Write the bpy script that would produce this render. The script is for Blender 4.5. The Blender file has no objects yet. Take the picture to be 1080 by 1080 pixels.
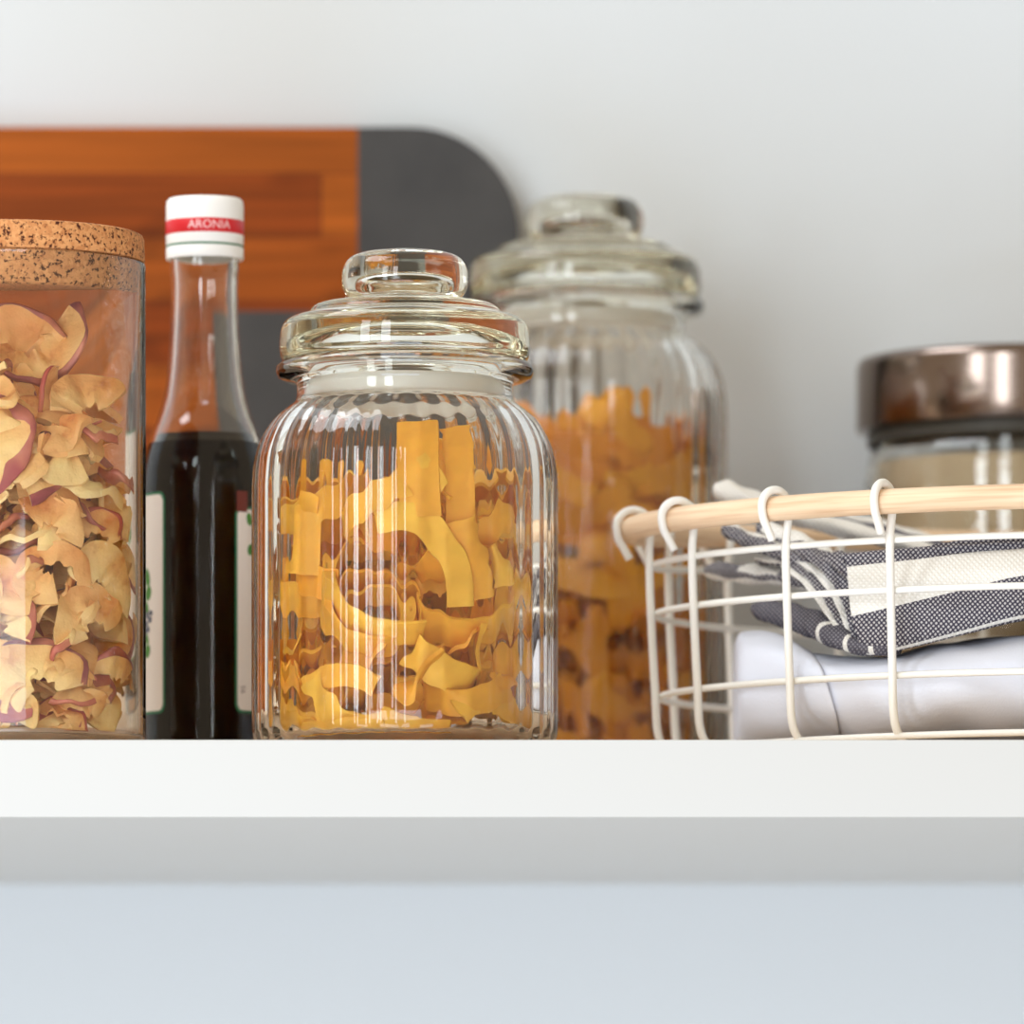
import bpy, bmesh, math, random
from mathutils import Vector, Matrix, Euler, noise
R_ = random.Random(7)
C = bpy.context.scene.collection
PI = math.pi
# ---- camera geometry (1080 px frame): level camera with a rising lens shift ----
F, D0, HOR, ZC = 10080.0, 2.8, 1476.0, -0.1933
def P(px, py, y):
    d = D0 + y
    return Vector(((px-540)*d/F, y, (HOR-py)*d/F + ZC))

# ------------------------------------------------------------------ helpers
def tag(o, label=None, cat=None, group=None, kind=None):
    if label: o['label'] = label
    if cat: o['category'] = cat
    if group: o['group'] = group
    if kind: o['kind'] = kind
    return o
def empty(name, loc, label, cat, group=None):
    o = bpy.data.objects.new(name, None); C.objects.link(o); o.location = loc
    o.empty_display_size = .02
    return tag(o, label, cat, group)
def mesh_obj(name, verts, faces, mats, parent=None, smooth=True, sharp=None, fmat=None, uv=None):
    me = bpy.data.meshes.new(name); me.from_pydata([tuple(v) for v in verts], [], faces)
    for m in (mats if isinstance(mats, (list, tuple)) else [mats]): me.materials.append(m)
    if fmat: me.polygons.foreach_set('material_index', fmat)
    bm = bmesh.new(); bm.from_mesh(me); bmesh.ops.recalc_face_normals(bm, faces=bm.faces); bm.to_mesh(me); bm.free()
    me.polygons.foreach_set('use_smooth', [smooth]*len(me.polygons))
    if sharp: me.set_sharp_from_angle(angle=math.radians(sharp))
    me.update()
    o = bpy.data.objects.new(name, me); C.objects.link(o)
    if parent: o.parent = parent
    return o
def lathe(prof, seg=96, ripple=None):
    """prof: list of (r,z[,amp]); r==0 ends are closed with a centre vertex."""
    V, Fc, rings = [], [], []
    for p in prof:
        r, z = p[0], p[1]; amp = p[2] if len(p) > 2 else 0
        if r < 1e-7:
            V.append((0, 0, z)); rings.append([len(V)-1])
        else:
            s = len(V)
            for k in range(seg):
                a = 2*PI*k/seg
                rr = r + (amp*ripple(a) if amp else 0)
                V.append((rr*math.cos(a), rr*math.sin(a), z))
            rings.append(list(range(s, s+seg)))
    for A, B in zip(rings, rings[1:]):
        for k in range(seg):
            k2 = (k+1) % seg
            if len(A) == 1 and len(B) == 1: break
            if len(A) == 1: Fc.append((A[0], B[k], B[k2]))
            elif len(B) == 1: Fc.append((A[k2], A[k], B[0]))
            else: Fc.append((A[k], B[k], B[k2], A[k2]))
    return V, Fc
def spline(pts, n, closed=False):
    """Catmull-Rom through tuples, n samples per span."""
    pts = [tuple(p) for p in pts]; out = []; L = len(pts)
    spans = L if closed else L-1
    for i in range(spans):
        if closed: p0, p1, p2, p3 = pts[i-1], pts[i], pts[(i+1) % L], pts[(i+2) % L]
        else: p0, p1, p2, p3 = pts[max(i-1, 0)], pts[i], pts[i+1], pts[min(i+2, L-1)]
        for k in range(n):
            t = k/n
            out.append(tuple(.5*((2*b)+(c-a)*t+(2*a-5*b+4*c-d)*t*t+(3*b-a-3*c+d)*t**3) for a, b, c, d in zip(p0, p1, p2, p3)))
    if not closed: out.append(pts[-1])
    return out
def tube(path, r, seg=10, closed=False, caps=True):
    """round wire along 3D path; r float or list"""
    n = len(path); path = [Vector(p) for p in path]
    V, Fc = [], []; prev = None
    for i, p in enumerate(path):
        if closed: t = path[(i+1) % n]-path[i-1]
        else: t = path[min(i+1, n-1)]-path[max(i-1, 0)]
        t.normalize()
        if prev is None:
            u = t.orthogonal().normalized()
            if closed: u = (Vector((0, 0, 1))-t*t.z).normalized()
        else:
            u = (prev-t*prev.dot(t)).normalized()
        prev = u; w = t.cross(u); rr = r[i] if isinstance(r, (list, tuple)) else r
        for k in range(seg):
            a = 2*PI*k/seg
            V.append(p+u*(rr*math.cos(a))+w*(rr*math.sin(a)))
    m = n if closed else n-1
    for i in range(m):
        j = (i+1) % n
        for k in range(seg):
            k2 = (k+1) % seg
            Fc.append((i*seg+k, j*seg+k, j*seg+k2, i*seg+k2))
    if not closed and caps:
        Fc.append(tuple(range(seg))); Fc.append(tuple((n-1)*seg+k for k in range(seg)))
    return V, Fc
def join(parts):
    V, Fc = [], []
    for v, f in parts:
        b = len(V); V += list(v); Fc += [tuple(i+b for i in q) for q in f]
    return V, Fc

# ------------------------------------------------------------------ materials
def mat(name, col=(.8, .8, .8), rough=.5, metal=0, trans=0, ior=1.45, spec=.5, sss=0):
    m = bpy.data.materials.new(name); m.use_nodes = True
    b = m.node_tree.nodes['Principled BSDF']
    b.inputs['Base Color'].default_value = (*col, 1); b.inputs['Roughness'].default_value = rough
    b.inputs['Metallic'].default_value = metal; b.inputs['Transmission Weight'].default_value = trans
    b.inputs['IOR'].default_value = ior; b.inputs['Specular IOR Level'].default_value = spec
    if sss:
        b.inputs['Subsurface Weight'].default_value = sss
        b.inputs['Subsurface Radius'].default_value = (.004, .002, .001); b.inputs['Subsurface Scale'].default_value = 1
    return m
def nodes(m): return m.node_tree.nodes, m.node_tree.links, m.node_tree.nodes['Principled BSDF']
def add(m, t, **kw):
    n = m.node_tree.nodes.new(t)
    for k, v in kw.items():
        if k in n.inputs: n.inputs[k].default_value = v
        else: setattr(n, k, v)
    return n
def ramp(m, fac, stops):
    n = m.node_tree.nodes.new('ShaderNodeValToRGB')
    e = n.color_ramp.elements
    while len(e) < len(stops): e.new(.5)
    for q, (p, c) in zip(e, stops): q.position = p; q.color = (*c, 1)
    m.node_tree.links.new(fac, n.inputs['Fac']); return n
def mixc(m, fac, a, b, blend='MIX'):
    n = m.node_tree.nodes.new('ShaderNodeMix'); n.data_type = 'RGBA'; n.blend_type = blend
    L = m.node_tree.links
    for sock, val in ((n.inputs[0], fac), (n.inputs[6], a), (n.inputs[7], b)):
        if hasattr(val, 'is_linked'): L.new(val, sock)
        elif isinstance(val, (int, float)): sock.default_value = val
        else: sock.default_value = (*val, 1)
    return n.outputs[2]
def coords(m, scale=(1, 1, 1), kind='Object', rot=(0, 0, 0)):
    t = m.node_tree.nodes.new('ShaderNodeTexCoord'); mp = m.node_tree.nodes.new('ShaderNodeMapping')
    mp.inputs['Scale'].default_value = scale; mp.inputs['Rotation'].default_value = rot
    m.node_tree.links.new(t.outputs[kind], mp.inputs['Vector']); return mp.outputs['Vector']
def tex(m, t, vec, **kw):
    n = add(m, t, **kw); m.node_tree.links.new(vec, n.inputs['Vector']); return n
def bump(m, height, strength=.3, dist=.001):
    n, L, b = nodes(m); q = n.new('ShaderNodeBump')
    q.inputs['Strength'].default_value = strength; q.inputs['Distance'].default_value = dist
    L.new(height, q.inputs['Height']); L.new(q.outputs['Normal'], b.inputs['Normal'])

M = {}
# painted wall
m = M['wall'] = mat('wall_paint', (.625, .672, .71), .75)
v = coords(m, (1, 1, 1)); t = tex(m, 'ShaderNodeTexNoise', v, Scale=260.0, Detail=3.0); bump(m, t.outputs['Fac'], .05, .001)
M['warm_bounce'] = mat('bounce_tan', (.74, .58, .41), .5)  # invented tan finish, picked to reflect warm light upwards
m = M['shelf'] = mat('white_lacquer', (.60, .61, .605), .4)
v = coords(m, (1, 1, 1)); t = tex(m, 'ShaderNodeTexNoise', v, Scale=400.0, Detail=2.0); bump(m, t.outputs['Fac'], .02, .0005)
M['glass'] = mat('clear_glass', (.985, .985, .965), .0, trans=1, ior=1.46)
def absorb(m, col, dens):
    n, L, b = nodes(m); a = n.new('ShaderNodeVolumeAbsorption'); a.inputs['Color'].default_value = (*col, 1); a.inputs['Density'].default_value = dens
    L.new(a.outputs[0], n['Material Output'].inputs['Volume'])
absorb(M['glass'], (.87, .85, .72), 24)
M['glass_thin'] = mat('borosilicate_glass', (.98, .985, .97), .0, trans=1, ior=1.45)
M['glass_bottle'] = mat('bottle_glass', (.97, .97, .95), .02, trans=1, ior=1.48)
M['seal'] = mat('milky_plastic_seal', (.93, .91, .84), .35, trans=.35, ior=1.2)
M['liquid'] = mat('dark_juice', (.004, .002, .003), .2, spec=.03)
M['wire'] = mat('white_coated_wire', (.86, .85, .80), .35)
M['white_plastic'] = mat('white_cap_plastic', (.9, .9, .88), .35)
M['red'] = mat('red_band', (.62, .012, .02), .4)
M['pink'] = mat('faded_white_print', (.9, .62, .62), .5)
M['green'] = mat('green_print', (.02, .16, .07), .5)
M['paper'] = mat('label_paper', (.80, .74, .68), .6)
M['leaf'] = mat('printed_leaf', (.06, .22, .03), .6)
M['berry'] = mat('printed_berry', (.06, .08, .13), .6)
M['brownprint'] = mat('brown_print', (.16, .03, .02), .6)
M['ink'] = mat('grey_ink', (.2, .15, .14), .6)
M['flour'] = mat('beige_dry_food', (.47, .37, .245), .9)
M['gasket'] = mat('dark_gasket', (.05, .045, .035), .45)
# bamboo
m = M['bamboo'] = mat('bamboo', (.3, .08, .02), .6, spec=.15)
n, L, b = nodes(m)
v = coords(m, (1, 1, 1), rot=(PI/2, 0, 0))
br = tex(m, 'ShaderNodeTexBrick', v, Scale=1.0)
br.inputs['Color1'].default_value = (.235, .048, .007, 1); br.inputs['Color2'].default_value = (.48, .135, .015, 1)
br.inputs['Mortar'].default_value = (.16, .04, .01, 1); br.inputs['Mortar Size'].default_value = .0003
br.inputs['Brick Width'].default_value = .17; br.inputs['Row Height'].default_value = .021; br.inputs['Bias'].default_value = -.1
br.offset = .37
v2 = coords(m, (9, 60, 260)); g = tex(m, 'ShaderNodeTexNoise', v2, Scale=1.0, Detail=4.0)
gr = ramp(m, g.outputs['Fac'], [(.3, (.62, .62, .62)), (.7, (1.15, 1.1, 1.05))])
v3 = coords(m, (14, 14, 30)); k = tex(m, 'ShaderNodeTexNoise', v3, Scale=2.0, Detail=1.0)
kr = ramp(m, k.outputs['Fac'], [(.28, (.62, .6, .6)), (.42, (1, 1, 1))])
c1 = mixc(m, 1.0, br.outputs['Color'], gr.outputs['Color'], 'MULTIPLY')
c2 = mixc(m, 1.0, c1, kr.outputs['Color'], 'MULTIPLY'); L.new(c2, b.inputs['Base Color'])
m = M['greypaint'] = mat('matt_grey_paint', (.07, .072, .08), .7, spec=.2)
v = coords(m); t = tex(m, 'ShaderNodeTexNoise', v, Scale=40.0, Detail=3.0)
nn, L, b = nodes(m); L.new(ramp(m, t.outputs['Fac'], [(.3, (.056, .057, .060)), (.7, (.074, .074, .076))]).outputs['Color'], b.inputs['Base Color'])
# cork
m = M['cork'] = mat('cork', (.6, .33, .15), .85)
n, L, b = nodes(m); v = coords(m)
vo = tex(m, 'ShaderNodeTexVoronoi', v, Scale=850.0); no = tex(m, 'ShaderNodeTexNoise', v, Scale=700.0, Detail=3.0, Roughness=.65)
base = mixc(m, vo.outputs['Color'], (.52, .20, .065), (.74, .36, .14))
dk = ramp(m, no.outputs['Fac'], [(.39, (.10, .035, .012)), (.46, (1, 1, 1))])
L.new(mixc(m, 1.0, base, dk.outputs['Color'], 'MULTIPLY'), b.inputs['Base Color']); bump(m, no.outputs['Fac'], .5, .0008)
# pale dowel
m = M['dowel'] = mat('pale_wood', (.8, .55, .3), .5)
n, L, b = nodes(m); v = coords(m, (30, 30, 900)); g = tex(m, 'ShaderNodeTexNoise', v, Scale=1.0, Detail=3.0)
L.new(ramp(m, g.outputs['Fac'], [(.3, (.68, .45, .28)), (.5, (.80, .585, .385)), (.75, (.84, .65, .46))]).outputs['Color'], b.inputs['Base Color'])
# brushed steel
m = M['steel'] = mat('brushed_steel', (.24, .19, .165), .16, metal=1)
n, L, b = nodes(m); v = coords(m, (3, 3, 900)); g = tex(m, 'ShaderNodeTexNoise', v, Scale=1.0, Detail=2.0); bump(m, g.outputs['Fac'], .04, .0003)
b.inputs['Anisotropic'].default_value = .5
# pasta
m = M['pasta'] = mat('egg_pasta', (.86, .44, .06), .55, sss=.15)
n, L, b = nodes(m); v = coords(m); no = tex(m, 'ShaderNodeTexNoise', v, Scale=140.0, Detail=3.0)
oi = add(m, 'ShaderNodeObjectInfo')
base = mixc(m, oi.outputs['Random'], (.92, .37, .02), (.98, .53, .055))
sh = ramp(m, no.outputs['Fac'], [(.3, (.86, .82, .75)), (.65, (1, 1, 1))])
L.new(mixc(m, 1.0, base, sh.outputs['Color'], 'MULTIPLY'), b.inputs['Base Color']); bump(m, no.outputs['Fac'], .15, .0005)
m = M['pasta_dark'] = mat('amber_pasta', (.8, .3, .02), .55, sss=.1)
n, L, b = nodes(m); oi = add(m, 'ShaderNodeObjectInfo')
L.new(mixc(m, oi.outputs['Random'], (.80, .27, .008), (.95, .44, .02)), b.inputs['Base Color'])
# apple
m = M['apple'] = mat('dried_apple_flesh', (.8, .5, .22), .7, sss=.15)
n, L, b = nodes(m); v = coords(m); no = tex(m, 'ShaderNodeTexNoise', v, Scale=95.0, Detail=4.0, Roughness=.65)
oi = add(m, 'ShaderNodeObjectInfo')
base = mixc(m, oi.outputs['Random'], (1.0, .74, .33), (.94, .52, .20))
n2 = tex(m, 'ShaderNodeTexNoise', v, Scale=38.0, Detail=2.0)
tint = ramp(m, n2.outputs['Fac'], [(.36, (.9, .64, .46)), (.5, (1, .95, .9)), (.62, (1.06, 1.08, 1.1))])
sh = ramp(m, no.outputs['Fac'], [(.30, (.72, .45, .28)), (.43, (.97, .93, .9)), (.7, (1.05, 1.05, 1.05))])
c1 = mixc(m, 1.0, base, tint.outputs['Color'], 'MULTIPLY')
L.new(mixc(m, 1.0, c1, sh.outputs['Color'], 'MULTIPLY'), b.inputs['Base Color']); bump(m, no.outputs['Fac'], .7, .0014)
m = M['skin'] = mat('red_apple_skin', (.3, .04, .04), .45)
n, L, b = nodes(m); v = coords(m); no = tex(m, 'ShaderNodeTexNoise', v, Scale=80.0, Detail=2.0)
oi = add(m, 'ShaderNodeObjectInfo')
a_ = mixc(m, oi.outputs['Random'], (.52, .08, .06), (.22, .035, .06))
sk_ = ramp(m, no.outputs['Fac'], [(.4, (0, 0, 0)), (.7, (1, 1, 1))])
L.new(mixc(m, sk_.outputs['Color'], a_, (.62, .22, .12)), b.inputs['Base Color'])
# cloth
def cloth(name, dark, light, lo, hi, scale=250.0):
    m = mat(name, dark, .9, spec=.1); n, L, b = nodes(m); w = []
    for a in (38, -47):
        v = coords(m, (1, 1, 1), rot=(0, math.radians(a), 0))
        q = tex(m, 'ShaderNodeTexWave', v, Scale=scale, Distortion=1.2); q.inputs['Detail Scale'].default_value = 3.0; w.append(q)
    mul = add(m, 'ShaderNodeMath', operation='MULTIPLY'); L.new(w[0].outputs['Fac'], mul.inputs[0]); L.new(w[1].outputs['Fac'], mul.inputs[1])
    r = ramp(m, mul.outputs[0], [(lo, dark), (hi, light)])
    L.new(r.outputs['Color'], b.inputs['Base Color']); bump(m, mul.outputs[0], .4, .0006)
    return m
M['weave_dark'] = cloth('charcoal_weave', (.055, .05, .07), (.52, .50, .50), .18, .5, 290.0)
M['weave_white'] = cloth('white_weave', (.74, .72, .67), (.86, .84, .80), .2, .6)
M['weave_grey'] = cloth('grey_weave', (.09, .085, .105), (.25, .24, .26), .2, .6, 330.0)
m = M['linen'] = mat('pale_lilac_cotton', (.74, .78, .89), .9, spec=.1)
v = coords(m); t = tex(m, 'ShaderNodeTexNoise', v, Scale=1500.0, Detail=2.0); bump(m, t.outputs['Fac'], .25, .0005)
M['thread'] = mat('seam_thread', (.42, .43, .50), .9)

# ------------------------------------------------------------------ setting
def box(name, lo, hi, mt, parent=None, bev=0.0):
    bm = bmesh.new(); bmesh.ops.create_cube(bm, size=1)
    for q in bm.verts: q.co = Vector([lo[i]+(q.co[i]+.5)*(hi[i]-lo[i]) for i in range(3)])
    if bev: bmesh.ops.bevel(bm, geom=list(bm.edges), offset=bev, segments=3, affect='EDGES', profile=.6)
    me = bpy.data.meshes.new(name); bm.to_mesh(me); bm.free(); me.materials.append(mt)
    if bev:
        me.polygons.foreach_set('use_smooth', [True]*len(me.polygons)); me.set_sharp_from_angle(angle=math.radians(30))
    o = bpy.data.objects.new(name, me); C.objects.link(o)
    if parent: o.parent = parent
    return o
tag(box('wall_back', (-2.2, .36, -1.2), (2.2, .46, 1.5), M['wall']), kind='structure')
shelf_ = tag(box('wall_shelf', (-1.2, 0, -.0228), (1.2, .36, 0), M['shelf'], bev=.0006),
    'thick white lacquered wall shelf carrying the jars and basket', 'shelf')
box('bounce_panel', (-1.2, .006, -.0006), (1.2, .36, .0001), M['warm_bounce'], shelf_)  # unseen panel added to bounce warm light onto lower wall and glass

# ------------------------------------------------------------------ cutting board leaning on the wall
yb = .338
def board_poly(pts):
    """extrude an outline (x,z) by the board thickness, with a small edge bevel"""
    bm = bmesh.new(); vs = [bm.verts.new((x, 0, z)) for x, z in pts]; f = bm.faces.new(vs)
    r = bmesh.ops.extrude_face_region(bm, geom=[f])
    bmesh.ops.translate(bm, verts=[e for e in r['geom'] if isinstance(e, bmesh.types.BMVert)], vec=(0, .014, 0))
    bmesh.ops.recalc_face_normals(bm, faces=bm.faces)
    V = [tuple(q.co) for q in bm.verts]; bm.verts.index_update(); Fc = [tuple(q.index for q in f.verts) for f in bm.faces]; bm.free()
    return V, Fc
zt = P(0, 131, yb).z; xr = P(548, 0, yb).x; xs = P(377, 0, yb).x; xn = P(246, 0, yb).x; zn = P(0, 326, yb).z; rc = .036
arc = [(xr-rc+rc*math.sin(a*PI/2/14), zt-rc+rc*math.cos(a*PI/2/14)) for a in range(15)]
bd = empty('cutting_board', (0, yb, 0), 'bamboo cutting board with grey painted end leaning on the wall', 'cutting board')
xl = -.33
V, Fc = board_poly([(xl+.02, 0), (xl, .02), (xl, zt-.02), (xl+.02, zt), (xs, zt), (xs, zn), (xn, zn), (xn, 0)])
o = mesh_obj('bamboo_panel', V, Fc, M['bamboo'], bd, sharp=30)
V, Fc = board_poly([(xs, zt)]+arc+[(xr, .012), (xr-.012, 0), (xn, 0), (xn, zn), (xs, zn)])
o = mesh_obj('painted_end', V, Fc, M['greypaint'], bd, sharp=30); o['label'] = 'matt grey painted end'
bd.rotation_euler.x = math.radians(-1.6)

# ------------------------------------------------------------------ ribbed glass jars with knob lids
NR = 36
def rib(a): return math.cos(NR*a)
def ribbed_jar(name, cx, cy, dz, label, rot=0, A=.00035):
    t = empty(name, (cx, cy, 0), label, 'jar', 'ribbed storage jars')
    out = [(0, .0012), (.036, .0012), (.0405, 0), (.0428, .0006, A*.3), (.0447, .0026, A*.7), (.0453, .006, A), (.0454, .012, A)]
    for k in range(1, 8): out.append((.0454, .012+(.078+dz-.012)*k/7, A))
    sh = [(.0454, .078), (.0450, .084), (.0440, .0895), (.0420, .0945), (.0390, .0990), (.0358, .1018), (.0335, .1036)]
    for r, z in spline(sh, 3)[1:]:
        f = max(0, min(1, (.1036-z)/.012)); out.append((r, z+dz, A*f**.5 if f > 0 else 0))
    neck = [(.0326, .1046), (.0322, .1062), (.0322, .1092), (.0328, .1102), (.0360, .1108), (.0378, .1116), (.0385, .1132), (.0384, .1147), (.0372, .1158), (.0350, .1160)]
    out += [(r, z+dz) for r, z in neck]
    w = .0021
    inn = [(.0325, .1158), (.0304, .1148), (.0302, .106), (.0312, .1036), (.0345, .1006), (.0385, .0966), (.0412, .0915), (.0426, .086), (.0432, .078)]
    inn = [(r, z+dz) for r, z in spline(inn, 2)]
    inn += [(.0432, .012), (.0430, .0065), (.0415, .0040), (.036, .0030), (0, .0030)]
    V, Fc = lathe(out+inn, NR*12, rib)
    g = mesh_obj('glass_body', V, Fc, M['glass'], t, sharp=60); g.rotation_euler.z = rot
    # milky seal ring inside the neck
    V, Fc = lathe([(.0288, .1126), (.0299, .1120), (.0301, .1057), (.0298, .1048), (.0286, .1048), (.0284, .1055), (.0284, .1120), (.0288, .1126)], 96)
    mesh_obj('seal_ring', [(x, y, z+dz) for x, y, z in V], Fc, M['seal'], t)
    # lid: stepped solid glass dome with hollow underside
    lid = [(0, .1262), (.0150, .1256), (.0240, .1232), (.0285, .1196), (.0300, .1166), (.0312, .1163), (.0352, .1164), (.0368, .1172),
           (.0374, .1195), (.0374, .1225), (.0370, .1262), (.0358, .1288), (.0335, .1302), (.0305, .1308), (.0292, .1313), (.0284, .1325), (.0268, .1339), (.0235, .1347),
           (.0190, .1350), (.0163, .1353), (.0157, .1360), (.0168, .1366), (.0179, .1379), (.0187, .1400), (.0189, .1428), (.0185, .1456), (.0173, .1480), (.0150, .1497), (.0105, .1507), (0, .1509)]
    lid = [(r, .116+(z-.116)*.95) for r, z in lid]
    sm = spline(lid, 3); sm[0] = (0, sm[0][1]); sm[-1] = (0, sm[-1][1])
    V, Fc = lathe([(max(r, 0) if i in (0, len(sm)-1) else max(r, 1e-4), z+dz) for i, (r, z) in enumerate(sm)], 128)
    l = mesh_obj('glass_lid', V, Fc, M['glass'], t)
    # air bubble inside the solid knob
    bub = [(0, .1388), (.0060, .1389), (.0098, .1395), (.0110, .1405), (.0098, .1415), (.0060, .1421), (0, .1422)]
    sm = spline(bub, 3); sm[0] = (0, .1388); sm[-1] = (0, .1422)
    V, Fc = lathe([(max(r, 0) if i in (0, len(sm)-1) else max(r, 1e-4), z+dz) for i, (r, z) in enumerate(sm)], 64)
    b = mesh_obj('knob_hollow', V, Fc, M['glass'], l)
    me = b.data; me.flip_normals()
    return t
JF = (P(427, 0, .052).x, .052); JB = (P(617, 0, .28).x, .28)
ribbed_jar('ribbed_glass_jar', JF[0], JF[1], 0, 'squat ribbed glass jar with knob lid at the shelf front, full of pasta', .03)
ribbed_jar('ribbed_glass_jar', JB[0], JB[1], .0452, 'tall ribbed glass jar with knob lid standing behind the squat one', .05, .0005)

# ------------------------------------------------------------------ pasta ribbons
def ribbon_mesh(path, wdir, width, th=.0011, zig=0.0, clampc=None, per=.0032):
    """strip along path (list of Vector) with width direction(s) wdir; zig = sawtooth edge depth"""
    n = len(path); V, Fc = [], []; s = 0.0
    for i, p in enumerate(path):
        t = (path[min(i+1, n-1)]-path[max(i-1, 0)]).normalized()
        w = wdir[i] if isinstance(wdir, list) else wdir
        w = (w-t*w.dot(t)).normalized(); nn = t.cross(w)
        if i: s += (p-path[i-1]).length
        e = zig*(abs((s/per) % 1.0-.5)*2-.5)
        end = 1.0
        for q in (-1, -.5, 0, .5, 1):
            off = w*(q*(width/2+(e if abs(q) == 1 else 0))*end)
            sag = nn*(math.sin(s*260+q*2)*.0004)
            V.append(p+off+sag+nn*th/2); V.append(p+off+sag-nn*th/2)
    if clampc:
        cx, cy, fr, zlo, zhi = clampc
        for v_ in V:
            dx, dy = v_.x-cx, v_.y-cy; r = math.hypot(dx, dy); rm = fr(v_.z)
            if r > rm-.004:
                rn = rm-.004+.004*math.tanh((r-rm+.004)/.004) if r > rm-.004 else r
                v_.x = cx+dx*rn/r; v_.y = cy+dy*rn/r
            if v_.z < zlo: v_.z = zlo+(zlo-v_.z)*.05
            if v_.z > zhi: v_.z = zhi-(v_.z-zhi)*.05
    for i in range(n-1):
        for k in range(4):
            a = i*10+k*2; b_ = (i+1)*10+k*2
            Fc.append((a, a+2, b_+2, b_)); Fc.append((a+1, b_+1, b_+3, a+3))
        a, b_ = i*10, (i+1)*10
        Fc.append((a, b_, b_+1, a+1)); Fc.append((a+8, a+9, b_+9, b_+8))
    for a in (0, (n-1)*10):
        for k in range(4): Fc.append((a+k*2, a+k*2+1, a+k*2+3, a+k*2+2))
    return V, Fc
def jar_r(z, dz):
    z -= dz
    if z < .006: return .0405
    if z < .078: return .0424
    return max(.029, .0424-.013*((z-.078)/.026)**2)
def pasta_obj(V, Fc, label, group, mt):
    c = sum((Vector(v) for v in V), Vector())/len(V)
    o = mesh_obj('pasta_ribbon', [Vector(v)-c for v in V], Fc, mt, sharp=50); o.location = c
    return tag(o, label, 'pasta', group)
def rand_rot(r): return Euler((r.uniform(0, 2*PI), r.uniform(0, 2*PI), r.uniform(0, 2*PI))).to_matrix()
def coil(center, axis, rad, a0, a1, rise, width, n=None, grow=0):
    ax = axis.normalized(); u = ax.orthogonal().normalized(); w = ax.cross(u)
    n = n or max(10, int(abs(a1-a0)/.16)); path = []
    for i in range(n):
        f = i/(n-1); a = a0+(a1-a0)*f; rr = rad+grow*f
        path.append(center+u*(rr*math.cos(a))+w*(rr*math.sin(a))+ax*(rise*(f-.5)))
    return path, ax
def hero(jar, dz, pts, wpx, zig, label, mt, wv=(1, 0, 0), group=None, depth=.0012, tilt=0):
    """strip through image points lying just inside the front glass"""
    cx, cy = jar; path = []
    for q in pts:
        px, py = q[0], q[1]; dd = q[2] if len(q) > 2 else 0
        y = cy-.03
        for _ in range(3):
            p = P(px, py, y); dx = p.x-cx; rm = min(jar_r(max(p.z, .007), dz), .0418)-depth-dd
            y = cy-math.sqrt(max(rm*rm-dx*dx, 1e-6))
        path.append(P(px, py, y))
    path = [Vector(p) for p in spline(path, 6)]
    V, Fc = ribbon_mesh(path, Vector(wv), wpx/3534, .0011, zig, (cx, cy, lambda z: jar_r(z, dz), .0036, .2))
    return pasta_obj(V, Fc, label, group, mt)
gF = 'pasta ribbons in the squat jar'; gB = 'pasta ribbons in the tall jar'
mp_ = M['pasta']; Z = .0016
hero(JF, 0, [(440, 446), (441, 490), (444, 545)], 40, 0, 'upright pasta ribbon reaching highest under the neck of the squat jar', mp_, (1, 0, .05))
hero(JF, 0, [(478, 452, .004), (484, 500, .004), (486, 560, .003)], 36, Z, 'upright wavy pasta ribbon right of the highest one in the squat jar', mp_, (1, 0, -.1))
hero(JF, 0, [(398, 548), (432, 545), (462, 566), (482, 605), (486, 640)], 30, 0, 'broad pasta ribbon arching over the nest in the squat jar', mp_, (.5, 0, .9))
hero(JF, 0, [(487, 548), (499, 590), (508, 632)], 30, Z, 'pointed flat pasta ribbon right of the broad arch in the squat jar', mp_, (1, 0, .25))
hero(JF, 0, [(420, 738), (444, 712), (468, 688)], 34, 0, 'flat slanting pasta ribbon below the nest in the squat jar', mp_, (.7, 0, .75))
hero(JF, 0, [(322, 532), (321, 570), (318, 606)], 40, 0, 'upright flat pasta ribbon against the left side of the squat jar', mp_, (1, 0, 0))
hero(JF, 0, [(305, 604, .003), (330, 612, .003), (352, 618, .004)], 34, 0, 'short pasta ribbon lying below the left upright one in the squat jar', mp_, (0, 0, 1))
hero(JF, 0, [(326, 726), (345, 714), (372, 712), (398, 724)], 24, 0, 'curved pasta ribbon low on the left of the squat jar', mp_, (0, -.3, 1))
hero(JF, 0, [(302, 756), (340, 768), (380, 766), (404, 762)], 24, 0, 'pasta ribbon lying flat on the glass floor, left, in the squat jar', mp_, (0, .5, .8))
hero(JF, 0, [(484, 752), (510, 738), (540, 752), (566, 768)], 26, Z, 'pasta ribbon lying low on the right of the squat jar', mp_, (0, .2, 1))
hero(JF, 0, [(515, 575), (528, 600), (533, 618)], 24, Z, 'short pointed pasta ribbon at the right of the squat jar', mp_, (.8, 0, -.5))
hero(JF, 0, [(508, 540, .003), (530, 556, .003), (548, 566, .003)], 24, Z, 'short pasta ribbon high on the right of the squat jar', mp_, (-.3, 0, 1))
hero(JF, 0, [(400, 756), (440, 768), (476, 772)], 22, 0, 'pasta ribbon lying flat in the middle of the glass floor of the squat jar', mp_, (0, .4, .9))
for args, lab in (((P(394, 646, .024), Vector((.15, -.80, .60)), .0138, 2.6, 8.6, .002, .0078), 'outer coil of the pasta nest at the centre of the squat jar'),
                  ((P(398, 652, .024), Vector((.05, -.78, .62)), .0095, 1.0, 6.2, .002, .0075), 'inner coil of the pasta nest at the centre of the squat jar'),
                  ((P(414, 622, .027), Vector((.2, -.75, .65)), .0195, 3.9, 7.4, .004, .0085), 'wide loop of pasta above the nest in the squat jar')):
    path, ax = coil(*args); V, Fc = ribbon_mesh(path, ax, args[6], .0011, 0, (JF[0], JF[1], lambda z: jar_r(z, 0), .0036, .2))
    pasta_obj(V, Fc, lab, None, mp_)
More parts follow.
